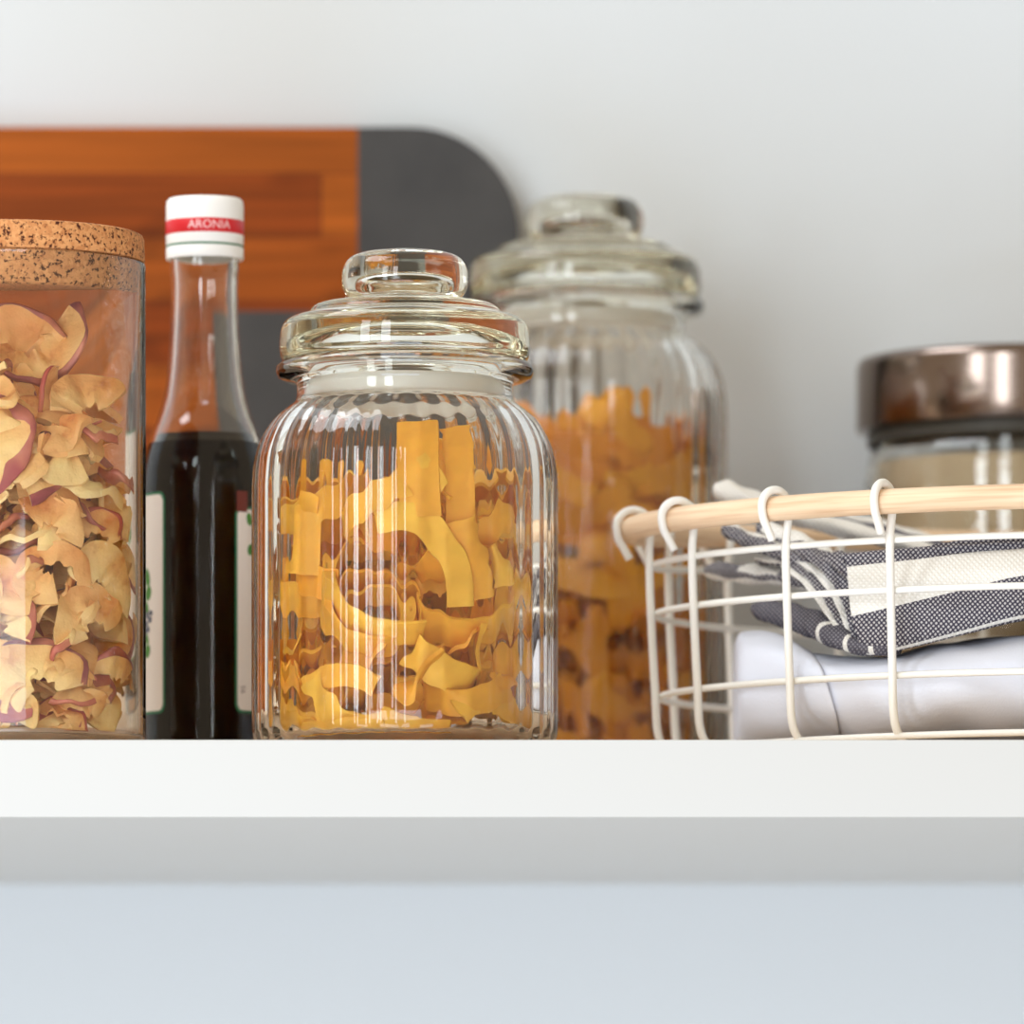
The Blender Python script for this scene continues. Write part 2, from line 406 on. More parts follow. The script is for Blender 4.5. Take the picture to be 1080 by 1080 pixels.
for k, (z, a0, a1, rd) in enumerate(((.117, 3.5, 4.6, .037), (.114, 4.9, 6.0, .036), (.107, 4.0, 5.6, .037), (.096, 3.3, 4.7, .036), (.094, 4.9, 6.3, .037), (.072, 4.1, 5.7, .037), (.120, 3.9, 5.5, .026))):
    c_ = Vector((JB[0], JB[1], z)); n_ = 18
    path = [c_+Vector((rd*math.cos(a0+(a1-a0)*i/(n_-1)), rd*math.sin(a0+(a1-a0)*i/(n_-1)), .006*math.sin(i*.28+k*1.7))) for i in range(n_)]
    V, Fc = ribbon_mesh(path, Vector((.25*math.sin(k*2.1), 0, 1)), .0095, .0011, 0, (JB[0], JB[1], lambda z: jar_r(z, .0452), .004, .2))
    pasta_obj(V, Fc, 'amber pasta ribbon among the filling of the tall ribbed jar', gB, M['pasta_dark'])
def fill_pasta(jar, dz, n, top, rmin, rmax, rnd, label, group, mt, front=True):
    cx, cy = jar
    for i in range(n):
        f = (i+.5)/n
        ph = rnd.uniform(-PI*1.06, PI*.06) if rnd.random() < .72 else rnd.uniform(0, PI)
        rr = rnd.uniform(rmin, rmax); px = rr*math.cos(ph)
        z = .009+f*(top(px)-.018)
        c = Vector((cx+px, cy+rr*math.sin(ph), z))
        if dz == 0 and abs(px+.006) < .020 and .026 < z < .066 and c.y < cy-.006: c.y = cy+rnd.uniform(-.004, .02)
        if rnd.random() < .55:
            ax = Vector((rnd.uniform(-.6, .6), rnd.uniform(-.9, .2), rnd.uniform(.3, 1)))
            rad = rnd.uniform(.009, .017); a0 = rnd.uniform(0, 2*PI); a1 = a0+rnd.uniform(2.2, 5.2)
            path, w = coil(c, ax, rad, a0, a1, rnd.uniform(-.006, .006), .01)
        else:
            ax = Vector((rnd.uniform(-1, 1), rnd.uniform(-.5, .5), rnd.uniform(-1, 1)))
            rad = rnd.uniform(.02, .05); a0 = rnd.uniform(0, 2*PI); a1 = a0+rnd.uniform(.026, .045)/rad
            path, w = coil(c, ax, rad, a0, a1, rnd.uniform(-.004, .004), .01)
            mid = path[len(path)//2]; path = [p-mid+c for p in path]
        V, Fc = ribbon_mesh(path, w, rnd.uniform(.0075, .0115), .0011, rnd.choice((0, 0, Z)), (cx, cy, lambda zz: jar_r(zz, dz)-.0008, .0038, top(px)+.003))
        pasta_obj(V, Fc, label, group, mt)
topF = lambda dx: .084 if dx < 0 else .090
fill_pasta(JF, 0, 96, topF, .016, .034, random.Random(3), 'yellow egg pasta ribbon packed around the nest in the squat ribbed jar', gF, mp_)
fill_pasta(JF, 0, 22, topF, .0, .018, random.Random(4), 'yellow egg pasta ribbon packed around the nest in the squat ribbed jar', gF, mp_)
topB = lambda dx: .1255
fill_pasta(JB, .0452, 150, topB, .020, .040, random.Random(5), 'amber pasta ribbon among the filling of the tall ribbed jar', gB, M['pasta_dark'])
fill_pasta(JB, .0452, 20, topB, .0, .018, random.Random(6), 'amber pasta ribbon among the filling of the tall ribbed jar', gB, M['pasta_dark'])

# ------------------------------------------------------------------ cork-lidded jar of dried apple
JA = (P(8, 0, .047).x, .047)
ja = empty('cork_lid_jar', (JA[0], JA[1], 0), 'straight clear glass jar with cork lid, full of dried apple', 'jar')
prof = [(0, .0), (.037, .0), (.0398, .0006), (.0411, .0022), (.0412, .005), (.0412, .1435), (.0410, .1445), (.0404, .1448), (.0398, .1445),
        (.0396, .1435), (.0396, .005), (.0390, .0032), (.037, .0024), (0, .0022)]
V, Fc = lathe(prof, 160); mesh_obj('glass_body', V, Fc, M['glass_thin'], ja, sharp=50)
prof = [(0, .1345), (.0380, .1345), (.0388, .1352), (.0391, .1450), (.0406, .1452), (.0409, .1458), (.0407, .1520), (.0402, .1531), (.0392, .1535), (0, .1535)]
V, Fc = lathe(prof, 128); mesh_obj('cork_lid', V, Fc, M['cork'], ja, sharp=40)
def apple_slice(rnd, r0, r1, a0, a1, curl, wav, th=.0017):
    """local slice in the XY plane; returns flesh and skin meshes"""
    na = max(10, int((a1-a0)*7)); nr = 6
    ph = [rnd.uniform(0, 6.28) for _ in range(5)]; k1 = rnd.choice((2, 3)); ca = rnd.uniform(0, PI)
    def pt(r, a, side, ex=0):
        rr = r*(1+.05*math.sin(3*a+ph[3])+.025*math.sin(7*a+ph[4]))
        x, y = rr*math.cos(a), rr*math.sin(a)
        s = x*math.cos(ca)+y*math.sin(ca)
        z = curl*s*s/r1+wav*(rr/r1)*math.sin(k1*a+ph[0])+wav*.45*math.sin(6*a+ph[1]+rr*260)+wav*.2*math.sin(11*a+ph[3])+wav*.3*math.sin(rr*420+ph[2])
        f = (r-r0)/(r1-r0); t = th*(.55+.75*f*f)
        return Vector((x, y, z+side*(t/2+ex)))
    V, Fc = [], []
    for i in range(na+1):
        a = a0+(a1-a0)*i/na
        for j in range(nr+1):
            r = r0+(r1-r0)*j/nr+(.0006*math.sin(a*9+ph[1]) if j == 0 else 0)
            V.append(pt(r, a, 1)); V.append(pt(r, a, -1))
    st = (nr+1)*2
    for i in range(na):
        for j in range(nr):
            a = i*st+j*2; b_ = a+st
            Fc.append((a, a+2, b_+2, b_)); Fc.append((a+1, b_+1, b_+3, a+3))
        a = i*st; b_ = a+st; Fc.append((a, b_, b_+1, a+1))
        a = i*st+nr*2; b_ = a+st; Fc.append((a, a+1, b_+1, b_))
    for i in (0, na):
        for j in range(nr):
            a = i*st+j*2; Fc.append((a, a+1, a+3, a+2))
    SV, SF = [], []
    sw = (r1-r0)*rnd.choice((.06, .09, .14, .22, .4))
    for i in range(na+1):
        a = a0+(a1-a0)*i/na
        w_ = sw*(.7+.5*math.sin(4*a+ph[2]))
        SV += [pt(r1-max(w_, .0002), a, 1, .00012), pt(r1, a, 1, .0002), pt(r1+.0005, a, .3), pt(r1+.0005, a, -.3), pt(r1, a, -1, .0002), pt(r1-max(w_, .0002), a, -1, .00012)]
    for i in range(na):
        for j in range(5):
            a = i*6+j; b_ = a+6; SF.append((a, a+1, b_+1, b_))
    return V, Fc, SV, SF
def clamp_cyl(V, rm, zlo, zhi):
    for v_ in V:
        dx, dy = v_.x-JA[0], v_.y-JA[1]; r = math.hypot(dx, dy)
        if r > rm-.005:
            rn = rm-.005+.005*math.tanh((r-rm+.005)/.005); v_.x = JA[0]+dx*rn/r; v_.y = JA[1]+dy*rn/r
        if v_.z < zlo: v_.z = zlo+min(.001, (zlo-v_.z)*.05)
        if v_.z > zhi: v_.z = zhi-(v_.z-zhi)*.1
gA = 'dried apple slices in the cork-lidded jar'
def put_slice(rnd, c, nrm, spin, r0, r1, a0, a1, curl, wav, label, group, skin=True, zhi=.118):
    V, Fc, SV, SF = apple_slice(rnd, r0, r1, a0, a1, curl, wav)
    q = nrm.normalized().to_track_quat('Z', 'Y').to_matrix() @ Matrix.Rotation(spin, 3, 'Z')
    am = (a0+a1)/2; off = Vector((math.cos(am), math.sin(am), 0))*(r1*.5 if a1-a0 < 4.5 else 0)
    V = [q @ (v_-off)+c for v_ in V]; SV = [q @ (v_-off)+c for v_ in SV]
    clamp_cyl(V, .0386, .0036, zhi); clamp_cyl(SV, .0388, .0034, zhi+.0004)
    o = mesh_obj('dried_apple_slice', [v_-c for v_ in V], Fc, M['apple'], sharp=50); o.location = c
    tag(o, label, 'dried apple', group)
    if skin:
        s = mesh_obj('skin', [v_-c for v_ in SV], SF, M['skin'], o); s['label'] = 'red apple skin edge'
    return o
def front_y(px, py, dep):
    y = JA[1]-.03
    for _ in range(3):
        p = P(px, py, y); dx = p.x-JA[0]; rm = .0388-dep; y = JA[1]-math.sqrt(max(rm*rm-dx*dx, 1e-6))
    return y
rA = random.Random(11)
def ah(px, py, nrm, spin, r0, r1, a0, a1, curl, wav, label, dep=.006, skin=True):
    put_slice(rA, P(px, py, front_y(px, py, dep)), Vector(nrm), math.radians(spin), r0, r1, math.radians(a0), math.radians(a1), curl, wav, label, None, skin)
ah(8, 468, (-.1, -1, .35), -60, .004, .0165, -10, 150, .25, .001, 'large pale dried apple slice with red edge at the left, upper half of the pile', .004)
ah(45, 490, (.1, -1, .5), -75, .004, .0150, 0, 140, -.3, .0012, 'crescent dried apple slice with red lower edge under the large pale one')
ah(52, 596, (.1, -1, .25), 20, .0065, .0128, -20, 195, .15, .001, 'arch-shaped pale dried apple slice halfway down the pile', .004, False)
ah(45, 616, (0, -1, .2), 250, .003, .0125, -35, 35, .1, .001, 'triangular dried apple wedge under the pale arch', .003, False)
ah(38, 704, (.05, -1, .2), 20, .0045, .0165, -10, 175, .2, .001, 'big dried apple slice with red upper rim low in the pile', .004)
ah(90, 650, (.3, -1, .5), 30, .004, .0150, 0, 170, .4, .002, 'wavy tan dried apple slice at the right, lower half of the pile', .005, False)
ah(24, 752, (0, -1, .1), 10, .003, .0095, -40, 40, .1, .0008, 'small squarish pale dried apple piece at the bottom left', .002, False)
ah(92, 748, (.2, -1, .2), 100, .003, .0110, -50, 50, .3, .002, 'small crumpled dried apple piece at the bottom', .003, False)
ah(62, 548, (.1, -1, .45), -20, .003, .0125, 0, 150, .3, .0015, 'pale leaf-shaped dried apple slice in the middle of the pile', .004, False)
ah(100, 560, (.3, -1, .4), 0, .004, .0120, 10, 160, .3, .0015, 'dark red edged dried apple slice right of the pale leaf-shaped one', .006)
ah(114, 712, (.5, -1, .2), 60, .003, .0110, -20, 120, .25, .0015, 'brownish dried apple slice low at the right', .005)
ah(10, 648, (0, -1, .5), -30, .003, .0120, 0, 160, .3, .0015, 'dried apple slice with red lower edge at the left, lower half', .005)
c = P(40, 392, .04); put_slice(rA, c, Vector((.1, -.75, .75)), math.radians(200), .005, .0170, 0, 3.3, .55, .002, 'large cupped dried apple slice crowning the pile', None, True, .13)
c = P(10, 372, .05); put_slice(rA, c, Vector((-.1, -.9, .4)), math.radians(20), .004, .0170, 0, 3.0, .4, .002, 'upright dried apple slice at the back of the pile top', None, True, .13)
c = P(86, 424, .03); put_slice(rA, c, Vector((.2, -.8, .6)), math.radians(40), .004, .0150, 0, 2.6, .3, .002, 'pale dried apple slice lying right of the cupped top one', None, False, .13)
rnd = random.Random(21)
N = 230
for i in range(N):
    f = (i+.5)/N
    ph = rnd.uniform(-PI*1.05, PI*.05) if rnd.random() < .82 else rnd.uniform(0, PI)
    rr = rnd.uniform(.014, .037) if i % 7 else rnd.uniform(0, .012)
    x, y = rr*math.cos(ph), rr*math.sin(ph)
    top = .112-.30*max(0, x+.004)-.0*y
    z = .0055+f*(top-.010)
    out = Vector((math.cos(ph), math.sin(ph), 0))
    nrm = out*rnd.uniform(-.1, 1.1)+Vector((rnd.uniform(-.5, .5), rnd.uniform(-.6, .2), rnd.uniform(.1, 1.1)))
    a1 = rnd.choice((2.0, 2.6, 3.1, 3.1, 1.3))*rnd.uniform(.9, 1.1)
    sk = rnd.random() < .48
    put_slice(rnd, Vector((JA[0]+x, JA[1]+y, z)), nrm, rnd.uniform(0, 6.28), rnd.uniform(.003, .006), rnd.uniform(.0105, .0155), 0, a1,
              rnd.uniform(-.5, .6), rnd.uniform(.001, .0026),
              'curled dried apple slice with red skin edge amid the pile' if sk else 'curled dried apple piece without skin amid the pile',
              gA if sk else 'peeled dried apple pieces in the cork-lidded jar', sk, top+.004)

# ------------------------------------------------------------------ bottle
BX, BY = P(216, 0, .13).x, .13
bt = empty('juice_bottle', (BX, BY, 0), 'slim glass bottle of dark juice with white screw cap', 'bottle')
op = [(.0105, .1605), (.0105, .1540), (.0102, .1500), (.0102, .1430), (.0106, .1330), (.0113, .1230), (.0124, .1150), (.0142, .1085), (.0163, .1030), (.0180, .0975), (.0190, .0930), (.0194, .0880), (.0195, .0862)]
outer = [(0, .0015), (.014, .0015), (.0175, 0), (.0188, .0008), (.0193, .003), (.0194, .006), (.0194, .0835), (.0195, .0850)]+[(r, z) for r, z in reversed(spline(op, 4))]
inner = [(r-.0017, z) for r, z in spline(op, 4)]+[(.0176, .0835), (.0176, .006), (.016, .0045), (0, .004)]
V, Fc = lathe(outer+inner, 96); mesh_obj('glass_body', V, Fc, M['glass_bottle'], bt, sharp=50)
lq = [(0, .0049), (.0162, .0046), (.0177, .0061), (.0178, .083), (.0180, .0862), (.0179, .0880), (.0175, .0930), (.0165, .0975), (.0155, .1000), (.0148, .1018), (0, .1018)]
V, Fc = lathe(lq, 96); mesh_obj('dark_juice', V, Fc, M['liquid'], bt, sharp=50)
# cap with a tapered tamper band below
z0 = .1560
cp = [(.0106, .1562), (.0117, .1560), (.0119, .1566), (.0119, .1594), (.0117, .1598), (.0117, .1602), (.0119, .1606), (.0119, .1722), (.0117, .1738), (.0110, .1746), (0, .1748), (0, .1620), (.0106, .1620), (.0106, .1562)]
V, Fc = lathe(cp, 96)
cap = mesh_obj('screw_cap', V, Fc, M['white_plastic'], bt, sharp=45)
V, Fc = lathe([(.01192, .1634), (.01200, .1635), (.01200, .1676), (.01192, .1677)], 96); rb = mesh_obj('red_band', V, Fc, M['red'], cap)
V, Fc = lathe([(.01185, .1597), (.01194, .1598), (.01194, .1602), (.01185, .1603)], 96); mesh_obj('green_line', V, Fc, M['green'], cap)
def wrap_text(name, txt, size, radius, ang, z, mt, parent, rot=0):
    cu = bpy.data.curves.new(name, 'FONT'); cu.body = txt; cu.size = size; cu.align_x = 'CENTER'; cu.align_y = 'CENTER'; cu.resolution_u = 3
    to = bpy.data.objects.new(name+'_tmp', cu); C.objects.link(to); bpy.context.view_layer.update()
    me = bpy.data.meshes.new_from_object(to.evaluated_get(bpy.context.evaluated_depsgraph_get()))
    bpy.data.objects.remove(to)
    bm = bmesh.new(); bm.from_mesh(me)
    bmesh.ops.triangulate(bm, faces=bm.faces); bmesh.ops.subdivide_edges(bm, edges=bm.edges, cuts=1)
    for q in bm.verts:
        x, y = q.co.x, q.co.y
        if rot: x, y = -y, x
        a = ang+x/radius; q.co = (radius*math.sin(a), -radius*math.cos(a), z+y)
    bm.to_mesh(me); bm.free(); me.materials.clear(); me.materials.append(mt)
    o = bpy.data.objects.new(name, me); C.objects.link(o); o.parent = parent; return o
w = wrap_text('lettering', 'ARONIA', .0036, .01206, .16, .1656, M['pink'], cap)
# labels
def patch(a0, a1, zl, zh, rad, corner=0.0, n=14):
    V, Fc = [], []
    for i in range(n+1):
        f = i/n; a = a0+(a1-a0)*f
        d = min(f, 1-f)*abs(a1-a0)*rad; c_ = 0
        if corner and d < corner: c_ = corner-math.sqrt(max(corner**2-(corner-d)**2, 0))
        V += [(rad*math.sin(a), -rad*math.cos(a), zl+c_), (rad*math.sin(a), -rad*math.cos(a), zh-c_)]
    for i in range(n): Fc.append((2*i, 2*i+2, 2*i+3, 2*i+1))
    return V, Fc
zl, zh = P(0, 750, BY-.012).z, P(0, 522, BY-.012).z
def label(a0, a1, zl, zh, lab):
    V, Fc = patch(a0, a1, zl-.0008, zh+.0008, .01955, .0022, 30); b_ = mesh_obj('paper_label', V, Fc, M['green'], bt); b_['label'] = lab
    s = .0008/.0195; V, Fc = patch(a0+s, a1-s, zl, zh, .01962, .0018, 30); mesh_obj('label_face', V, Fc, M['paper'], b_)
    return b_
A = lambda px: math.asin(max(-1, min(1, (px-216)/3440/.0195)))
lL = label(-1.75, A(176), zl, zh, 'cream label with green border and a sprig of leaves and berries')
lR = label(A(249.5), 1.75, zl, P(0, 538, BY-.012).z, 'cream back label with green border')
def dots(lst, rad, parent, name, mt):
    parts = []
    for px, py, rx, rz, ang in lst:
        a_ = A(px); z_ = P(0, py, BY-.013).z; V = [(rad*math.sin(a_), -rad*math.cos(a_), z_)]
        for k in range(16):
            u, v_ = rx*math.cos(k*PI/8), rz*math.sin(k*PI/8)
            x = u*math.cos(ang)-v_*math.sin(ang); y = u*math.sin(ang)+v_*math.cos(ang); b2 = a_+x/rad
            V.append((rad*math.sin(b2), -rad*math.cos(b2), z_+y))
        parts.append((V, [(0, k+1, (k+1) % 16+1) for k in range(16)]))
    V, Fc = join(parts); return mesh_obj(name, V, Fc, mt, parent)
dots([(157, 608, .0016, .0030, .3), (158, 625, .0018, .0024, -.4), (156, 640, .0014, .0022, .5), (157, 686, .0018, .0022, -.5), (156, 672, .0012, .0024, .6)], .01968, lL, 'printed_leaves', M['leaf'])
dots([(157, 648, .0011, .0011, 0), (160, 653, .0010, .0010, 0), (156, 657, .0011, .0011, 0), (161, 646, .0009, .0009, 0), (158, 663, .0010, .0010, 0), (155, 665, .0010, .0010, 0)], .01970, lL, 'printed_berries', M['berry'])
dots([(264, 548, .0012, .002, .2), (265, 580, .0012, .0018, -.2)], .01968, lR, 'printed_leaves', M['leaf'])
V, Fc = patch(A(251), A(262), P(0, 541, BY-.012).z, P(0, 519, BY-.012).z, .01966); mesh_obj('brown_print', V, Fc, M['brownprint'], lR)
wrap_text('small_print', '95', .0026, .01969, A(258), P(0, 728, BY-.012).z, M['ink'], lR, 1)

# ------------------------------------------------------------------ steel-lidded jar
SX, SY = .1671, .303
sj = empty('steel_lid_jar', (SX, SY, 0), 'clear glass jar with brushed steel lid behind the wire basket', 'jar')
prof = [(0, 0), (.047, 0), (.0515, .002), (.0525, .006), (.0525, .105), (.0515, .111), (.0500, .1150), (.0490, .1165), (.0484, .116), (.0484, .113), (.0500, .107), (.0503, .009), (.048, .005), (0, .0045)]
V, Fc = lathe(prof, 128); mesh_obj('glass_body', V, Fc, M['glass'], sj, sharp=50)
prof = [(0, .1200), (.0525, .1200), (.0550, .1206), (.0554, .1215), (.0554, .1405), (.0551, .1424), (.0543, .1436), (.0528, .1441), (0, .1446)]
V, Fc = lathe(prof, 128); mesh_obj('steel_lid', V, Fc, M['steel'], sj, sharp=50)
fl = [(0, .0056), (.045, .0056), (.0492, .0090), (.0496, .1050), (.0480, .1095), (.030, .1110), (0, .1106)]
V, Fc = lathe(fl, 96); fo = mesh_obj('dry_food', V, Fc, M['flour'], sharp=50); fo.location = (SX, SY, 0)
tag(fo, 'pale beige dry food filling the jar with the steel lid', 'food', None, 'stuff')
V, Fc = lathe([(.0470, .1168), (.0510, .1155), (.0520, .1165), (.0515, .1198), (.0470, .1199), (.0470, .1168)], 96); mesh_obj('gasket', V, Fc, M['gasket'], sj, sharp=50)

# ------------------------------------------------------------------ wire basket with a wooden rim
BC = (.175, .135)
def oval(th, s, z):
    c_, sn = math.cos(th), math.sin(th); b_ = .117 if sn < 0 else .110; e = 2/1.7
    return Vector((BC[0]+.139*s*math.copysign(abs(c_)**e, c_), BC[1]+b_*s*math.copysign(abs(sn)**e, sn), z))
def lift(th): q = max(0, math.sin(th)); return .006*q*q*(3-2*q)
bk = empty('wire_basket', (BC[0], BC[1], 0), 'white wire basket with pale wooden rim holding folded cloths', 'basket')
def loc(V): return [Vector(v)-Vector((BC[0], BC[1], 0)) for v in V]
def sc(z): return .928+.024*z/.0624
ths = [2*PI*k/140 for k in range(140)]
ZR = .0733
V, Fc = tube([oval(t, 1, ZR+lift(t)) for t in ths], .00375, 16, True); mesh_obj('wooden_rim', loc(V), Fc, M['dowel'], bk)['label'] = 'pale wooden dowel rim'
for z in (.0624, .0475, .0222, .0042):
    V, Fc = tube([oval(t, sc(z), z+(lift(t) if z > .06 else 0)) for t in ths], .00105, 8, True); mesh_obj('wire_ring', loc(V), Fc, M['wire'], bk)
for dg in (187, 204.2, 223, 238.5, 258, 276, 292, 306, 318, 330, 343, 357, 12, 27, 42, 57, 72, 88, 104, 126, 145.8, 162):
    th = math.radians(dg); rad = (oval(th, 1, 0)-oval(th, 0, 0)).normalized(); lz = lift(th); Rm = (oval(th, 1, 0)-oval(th, 0, 0)).length
    c0 = Vector((BC[0], BC[1], 0)); at = lambda r_, z_: c0+rad*r_+Vector((0, 0, z_))
    pts = [at(Rm*.55, .0014), at(Rm*.80, .0014), at(Rm*.88, .0015), at(Rm*.915+.0008, .0042), at(Rm*sc(.009)+.0019, .0100), at(Rm*sc(.022)+.0021, .022), at(Rm*sc(.0475)+.0021, .0475), at(Rm*sc(.0624)+.0018, .0624+lz)]
    hz = ZR+lz; hr = .0052
    pts += [at(Rm-.0049, hz-.004)]
    for k in range(0, 9):
        a = PI-k*PI/8*1.03
        pts.append(at(Rm+hr*math.cos(a), hz+hr*math.sin(a)+.0004))
    pts += [at(Rm+.0046, hz-.0032), at(Rm+.0030, hz-.0062), at(Rm+.0012, hz-.0095)]
    V, Fc = tube(spline(pts, 4), .00128, 10); mesh_obj('upright_wire', loc(V), Fc, M['wire'], bk)

# ------------------------------------------------------------------ cloths in the basket
# white cloth: a fat folded pad, left end a rounded roll
def loft(sections, cap=True):
    n = len(sections[0]); V, Fc = [], []
    for s in sections: V += s
    for i in range(len(sections)-1):
        for k in range(n):
            k2 = (k+1) % n; Fc.append((i*n+k, (i+1)*n+k, (i+1)*n+k2, i*n+k2))
    if cap: Fc.append(tuple(range(n))); Fc.append(tuple((len(sections)-1)*n+k for k in range(n)))
    return V, Fc
def pad_section(x, yf, yk, z0, z1, grow=0, n=40, sh=0):
    """superellipse in y-z, sheared in x by height"""
    out = []; cy, cz = (yf+yk)/2, (z0+z1)/2; a, b_ = (yk-yf)/2+grow, (z1-z0)/2+grow*.6
    for k in range(n):
        t = 2*PI*k/n; c_, s_ = math.cos(t), math.sin(t)
        y = cy+a*math.copysign(abs(c_)**.75, c_); z = cz+b_*math.copysign(abs(s_)**.7, s_)
        wv = .0007*math.sin(x*160+t*3)+.0006*math.sin(x*300-t*5)
        out.append(Vector((x+sh*(z-cz), y+wv, z+wv*.7)))
    return out
X = lambda px, y: (px-540)*(D0+y)/F
S = []
spec = [(777, .098, .160, .012, .034, -.003, 0), (778, .092, .166, .008, .038, -.001, 0), (781, .088, .170, .006, .0405, 0, 0), (790, .084, .174, .005, .0415, 0, -.05), (815, .077, .183, .0045, .0410, .0003, -.15),
        (845, .070, .190, .0045, .0385, .0005, -.25), (872, .063, .195, .0045, .0340, .0006, -.3), (874.5, .063, .195, .0045, .0336, -.0012, -.3), (878, .063, .196, .0045, .0336, -.0004, -.3), (900, .058, .200, .0045, .0325, 0, -.2),
        (950, .050, .206, .0045, .0330, 0, 0), (1010, .043, .214, .0045, .0360, 0, 0), (1080, .040, .214, .0045, .0385, 0, 0), (1160, .042, .214, .0045, .0400, 0, 0), (1240, .055, .210, .0045, .0400, 0, 0), (1300, .08, .20, .006, .037, 0, 0), (1306, .09, .19, .010, .032, 0, 0)]
dense = spline(spec, 5)
V, Fc = loft([pad_section(X(px, yf), yf, yk, a, b_, g, 48, sh) for px, yf, yk, a, b_, g, sh in dense])
tw = mesh_obj('folded_cloth', V, Fc, M['linen'], sharp=70)
tag(tw, 'plain pale lilac cloth folded into a thick pad at the basket bottom', 'cloth')
# striped towel: folded body plus the fan of fold edges at its left
st = empty('striped_tea_towel', P(1000, 640, .1), 'charcoal and white striped tea towel folded on the plain cloth', 'towel')
org = st.location.copy()
def sub(V): return [Vector(v)-org for v in V]
cols = [  # px shift per row, rows: back top, top contour, stripe1, stripe2, lower edge, tucked, back bottom
    [P(905, 600, .20), P(888, 584, .085), P(893, 598, .068), P(898, 650, .058), P(912, 690, .062), P(918, 677, .085), P(930, 672, .185)],
    [P(930, 596, .20), P(915, 581, .08), P(918, 595, .064), P(920, 645, .054), P(925, 690, .058), P(930, 675, .08), P(945, 672, .185)],
    [P(975, 592, .20), P(965, 577, .075), P(966, 590, .060), P(966, 634, .050), P(966, 681, .054), P(966, 669, .08), P(975, 668, .185)],
    [P(1025, 588, .20), P(1020, 574, .07), P(1020, 583, .058), P(1020, 621, .048), P(1020, 667, .050), P(1020, 660, .08), P(1020, 660, .185)],
    [P(1080, 586, .20), P(1080, 571, .068), P(1080, 578, .056), P(1080, 607, .046), P(1080, 652, .048), P(1080, 650, .08), P(1080, 650, .185)],
    [P(1170, 586, .20), P(1170, 568, .07), P(1170, 573, .056), P(1170, 600, .046), P(1170, 640, .048), P(1170, 646, .08), P(1170, 646, .185)],
    [P(1260, 590, .18), P(1260, 572, .09), P(1260, 577, .08), P(1260, 602, .07), P(1260, 640, .072), P(1260, 648, .09), P(1260, 648, .18)]]
NU, NV = 10, 8
rowsS = [spline(c_, NV) for c_ in cols]
grid = list(zip(*[spline([r[j] for r in rowsS], NU) for j in range(len(rowsS[0]))]))   # grid[u][v]
nu, nv = len(grid), len(grid[0])
V, Fc, fm = [], [], []
for g_ in grid: V += [Vector(q) for q in g_]
for i in range(nu-1):
    for j in range(nv-1):
        Fc.append((i*nv+j, (i+1)*nv+j, (i+1)*nv+j+1, i*nv+j+1)); v_ = (j+.5)/NV
        fm.append(1 if (2 < v_ < 3 or v_ < .3 or 3.93 < v_ < 4.06) else 0)
o = mesh_obj('folded_body', sub(V), Fc, [M['weave_dark'], M['weave_white']], st, sharp=70, fmat=fm)
sm = o.modifiers.new('thick', 'SOLIDIFY'); sm.thickness = .0024; sm.offset = -1
def tongue(pts, hz, th, mats, fn, name='fold_edge', wavy=.0004):
    """flattened tongue along image points; hz px half heights, th depth half thickness"""
    path = [Vector(p) for p in spline([P(*p) for p in pts], 8)]; n = len(path); K = 20
    hs = spline([(h,) for h in hz], 8); V, Fc, fm = [], [], []
    for i, p in enumerate(path):
        t = (path[min(i+1, n-1)]-path[max(i-1, 0)]).normalized(); up = Vector((0, 0, 1)); up = (up-t*up.dot(t)).normalized(); w = t.cross(up)
        e = min(1, math.sqrt(max(0, 1-(1-min(i/5, 1))**2))+.12); h = hs[i][0]/3450*e
        for k in range(K):
            a = 2*PI*k/K; bl = wavy*math.sin(i*.9+k)
            V.append(p+up*(h*math.sin(a)+bl)+w*(th*e*math.cos(a)))
    for i in range(n-1):
        for k in range(K):
            k2 = (k+1) % K; Fc.append((i*K+k, (i+1)*K+k, (i+1)*K+k2, i*K+k2)); fm.append(fn(i/(n-1), math.sin(2*PI*(k+.5)/K)))
    Fc.append(tuple(range(K))); fm.append(fn(0, 0)); Fc.append(tuple((n-1)*K+k for k in range(K))); fm.append(fn(1, 0))
    return mesh_obj(name, sub(V), Fc, mats, st, fmat=fm, sharp=80)
DW = [M['weave_dark'], M['weave_white'], M['weave_grey']]
tongue([(757, 514, .150), (785, 526, .146), (830, 542, .144), (890, 558, .142), (960, 576, .14), (1010, 590, .14)], [11, 12, 10, 9, 8, 6], .006, DW, lambda f, s: 2 if .13 < f < .15 else 1)
tongue([(812, 542, .175), (860, 550, .170), (920, 561, .165), (980, 576, .16), (1030, 590, .16)], [8, 9, 9, 8, 6], .006, DW, lambda f, s: 1 if abs(s) < .45 else 2)
tongue([(860, 546, .185), (910, 552, .182), (960, 566, .178), (1010, 582, .175)], [7, 8, 8, 6], .006, DW, lambda f, s: 1)
tongue([(764, 557, .128), (792, 570, .122), (830, 584, .115), (868, 602, .102), (896, 630, .086)], [8, 9, 9, 8, 7], .004, DW, lambda f, s: 1 if s > .75 else 0)
tongue([(800, 556, .126), (835, 568, .118), (868, 585, .106), (892, 612, .09)], [8, 9, 8, 7], .004, DW, lambda f, s: 0 if s < -.3 or f < .12 else 1)
tongue([(743, 601, .140), (785, 605, .134), (825, 608, .124), (862, 618, .106), (888, 642, .088), (903, 668, .074)], [8, 10, 9, 9, 8, 6], .004, DW, lambda f, s: 1 if (s < -.7 or (s > .1 and .18 < f < .42)) else 0)
tongue([(800, 590, .130), (838, 594, .116), (866, 608, .100), (888, 636, .084), (906, 672, .070)], [5, 6, 6, 6, 5], .004, DW, lambda f, s: 1 if s > -.2 else 0)
tongue([(835, 573, .114), (868, 590, .100), (890, 612, .084), (906, 645, .072), (912, 672, .068)], [6, 8, 9, 9, 6], .004, DW, lambda f, s: 0 if s > -.5 else 1)
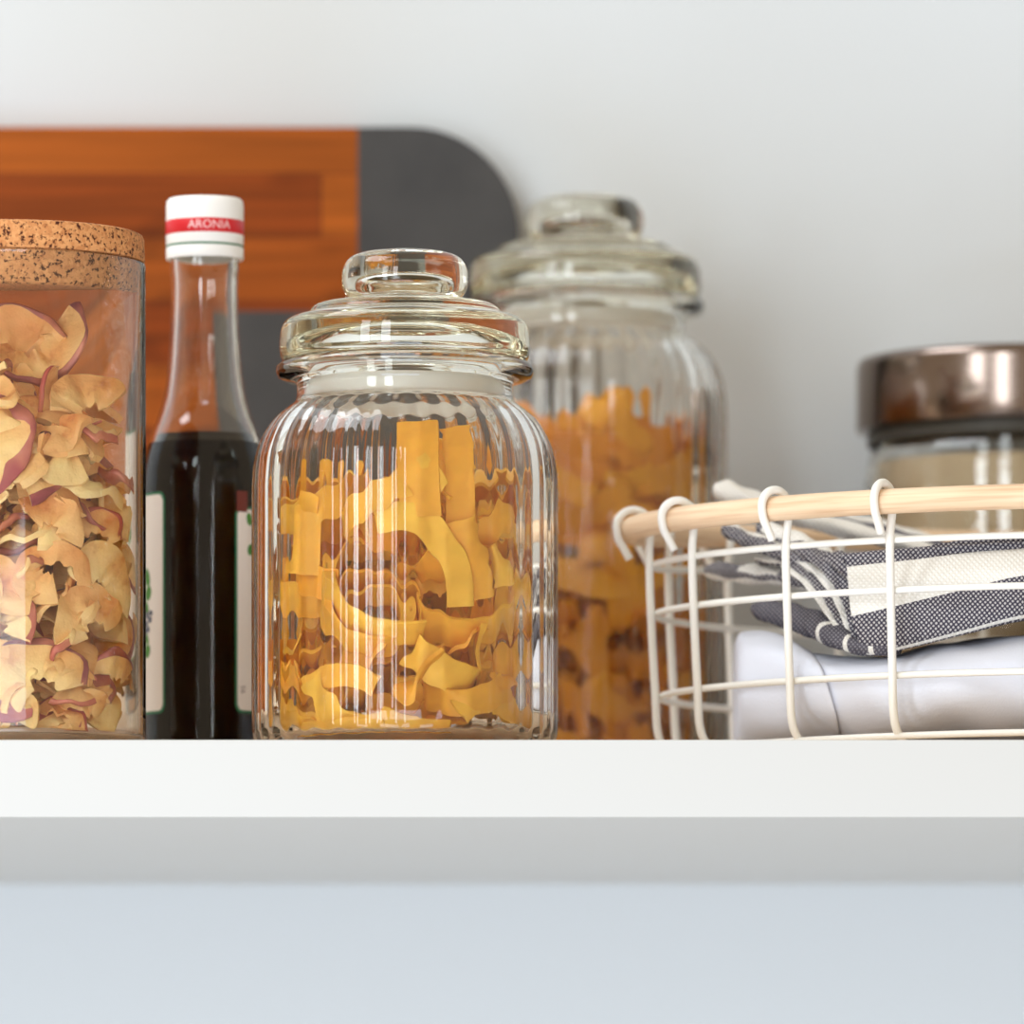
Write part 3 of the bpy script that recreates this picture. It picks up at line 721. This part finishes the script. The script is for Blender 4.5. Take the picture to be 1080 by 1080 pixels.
tongue([(878, 586, .092), (900, 600, .076), (914, 622, .068), (918, 648, .066), (908, 674, .068)], [7, 10, 12, 10, 5], .004, DW, lambda f, s: 1 if f > .33 else 0)
W1, D1 = (lambda f, s_: 1), (lambda f, s_: 0)
for k, (dx, dy, dep, fn) in enumerate(((0, 0, 0, W1), (7, -5, .004, D1), (13, -9, .0, W1), (-8, 4, -.002, D1), (-14, 8, -.002, W1))):
    tongue([(842+dx, 588+dy, .112-dep), (866+dx, 604+dy, .096-dep), (886+dx, 628+dy, .080-dep), (897+dx*.8, 652+dy*.6, .070-dep), (904+dx*.5, 673+dy*.2, .066-dep)], [2.2, 2.8, 3, 2.8, 2.2], .003, DW, fn, 'fold_edge', .0002)
tongue([(800, 642, .118), (828, 648, .104), (858, 658, .086), (886, 672, .070), (915, 682, .062), (945, 684, .058)], [11, 13, 14, 12, 9, 6], .005, DW,
       lambda f, s: 1 if any(abs(f-q) < .012 for q in (.52, .70, .86)) else 2, 'hem_fold')

# ------------------------------------------------------------------ light, world, camera
w = bpy.data.worlds.new('room_light'); bpy.context.scene.world = w; w.use_nodes = True
bg = w.node_tree.nodes['Background']; bg.inputs[0].default_value = (1.0, .81, .58, 1); bg.inputs[1].default_value = .62
def area_lamp(name, loc_, sx, sz, power, col, tgt):
    l = bpy.data.lights.new(name, 'AREA'); l.shape = 'RECTANGLE'; l.size = sx; l.size_y = sz; l.energy = power; l.color = col
    o = bpy.data.objects.new(name, l); C.objects.link(o); o.location = loc_
    o.rotation_euler = (Vector(tgt)-Vector(loc_)).to_track_quat('-Z', 'Y').to_euler(); return o
T = (0, .1, .05)
area_lamp('window_daylight', (-1.42, -1.85, .25), .34, 1.7, 18, (.88, .95, 1), T)
area_lamp('window_daylight', (-.72, -2.25, .25), .34, 1.7, 18, (.88, .95, 1), T)
area_lamp('overhead_fill', (-.8, -.12, 1.15), .8, .6, 11, (.90, .95, 1), (-.1, .2, 0))  # added overhead fill, feeds the bounce off the shelf top
area_lamp('low_fill', (-.2, -1.9, -1.1), 1.6, .9, 30, (.66, .80, 1), T)  # added cool fill from below, brightens shelf underside and lower wall

cam = bpy.data.cameras.new('camera'); co = bpy.data.objects.new('camera', cam); C.objects.link(co)
co.location = (0, -D0, ZC); co.rotation_euler = (PI/2, 0, 0)
cam.sensor_width = 36; cam.lens = F/1080*36; cam.shift_y = (HOR-540)/1080; cam.clip_start = .05
cam.dof.use_dof = True; cam.dof.focus_distance = 2.83; cam.dof.aperture_fstop = 9.8
sc_ = bpy.context.scene; sc_.camera = co
sc_.view_settings.view_transform = 'Standard'; sc_.view_settings.look = 'None'; sc_.view_settings.gamma = 1; sc_.view_settings.exposure = 0
try: sc_.view_settings.use_curve_mapping = False
except Exception: pass
cy_ = sc_.cycles
cy_.max_bounces = 24; cy_.transmission_bounces = 20; cy_.transparent_max_bounces = 20; cy_.glossy_bounces = 8; cy_.diffuse_bounces = 5
cy_.use_denoising = True; cy_.sample_clamp_indirect = 30.0; cy_.caustics_reflective = True; cy_.caustics_refractive = True; cy_.blur_glossy = .3
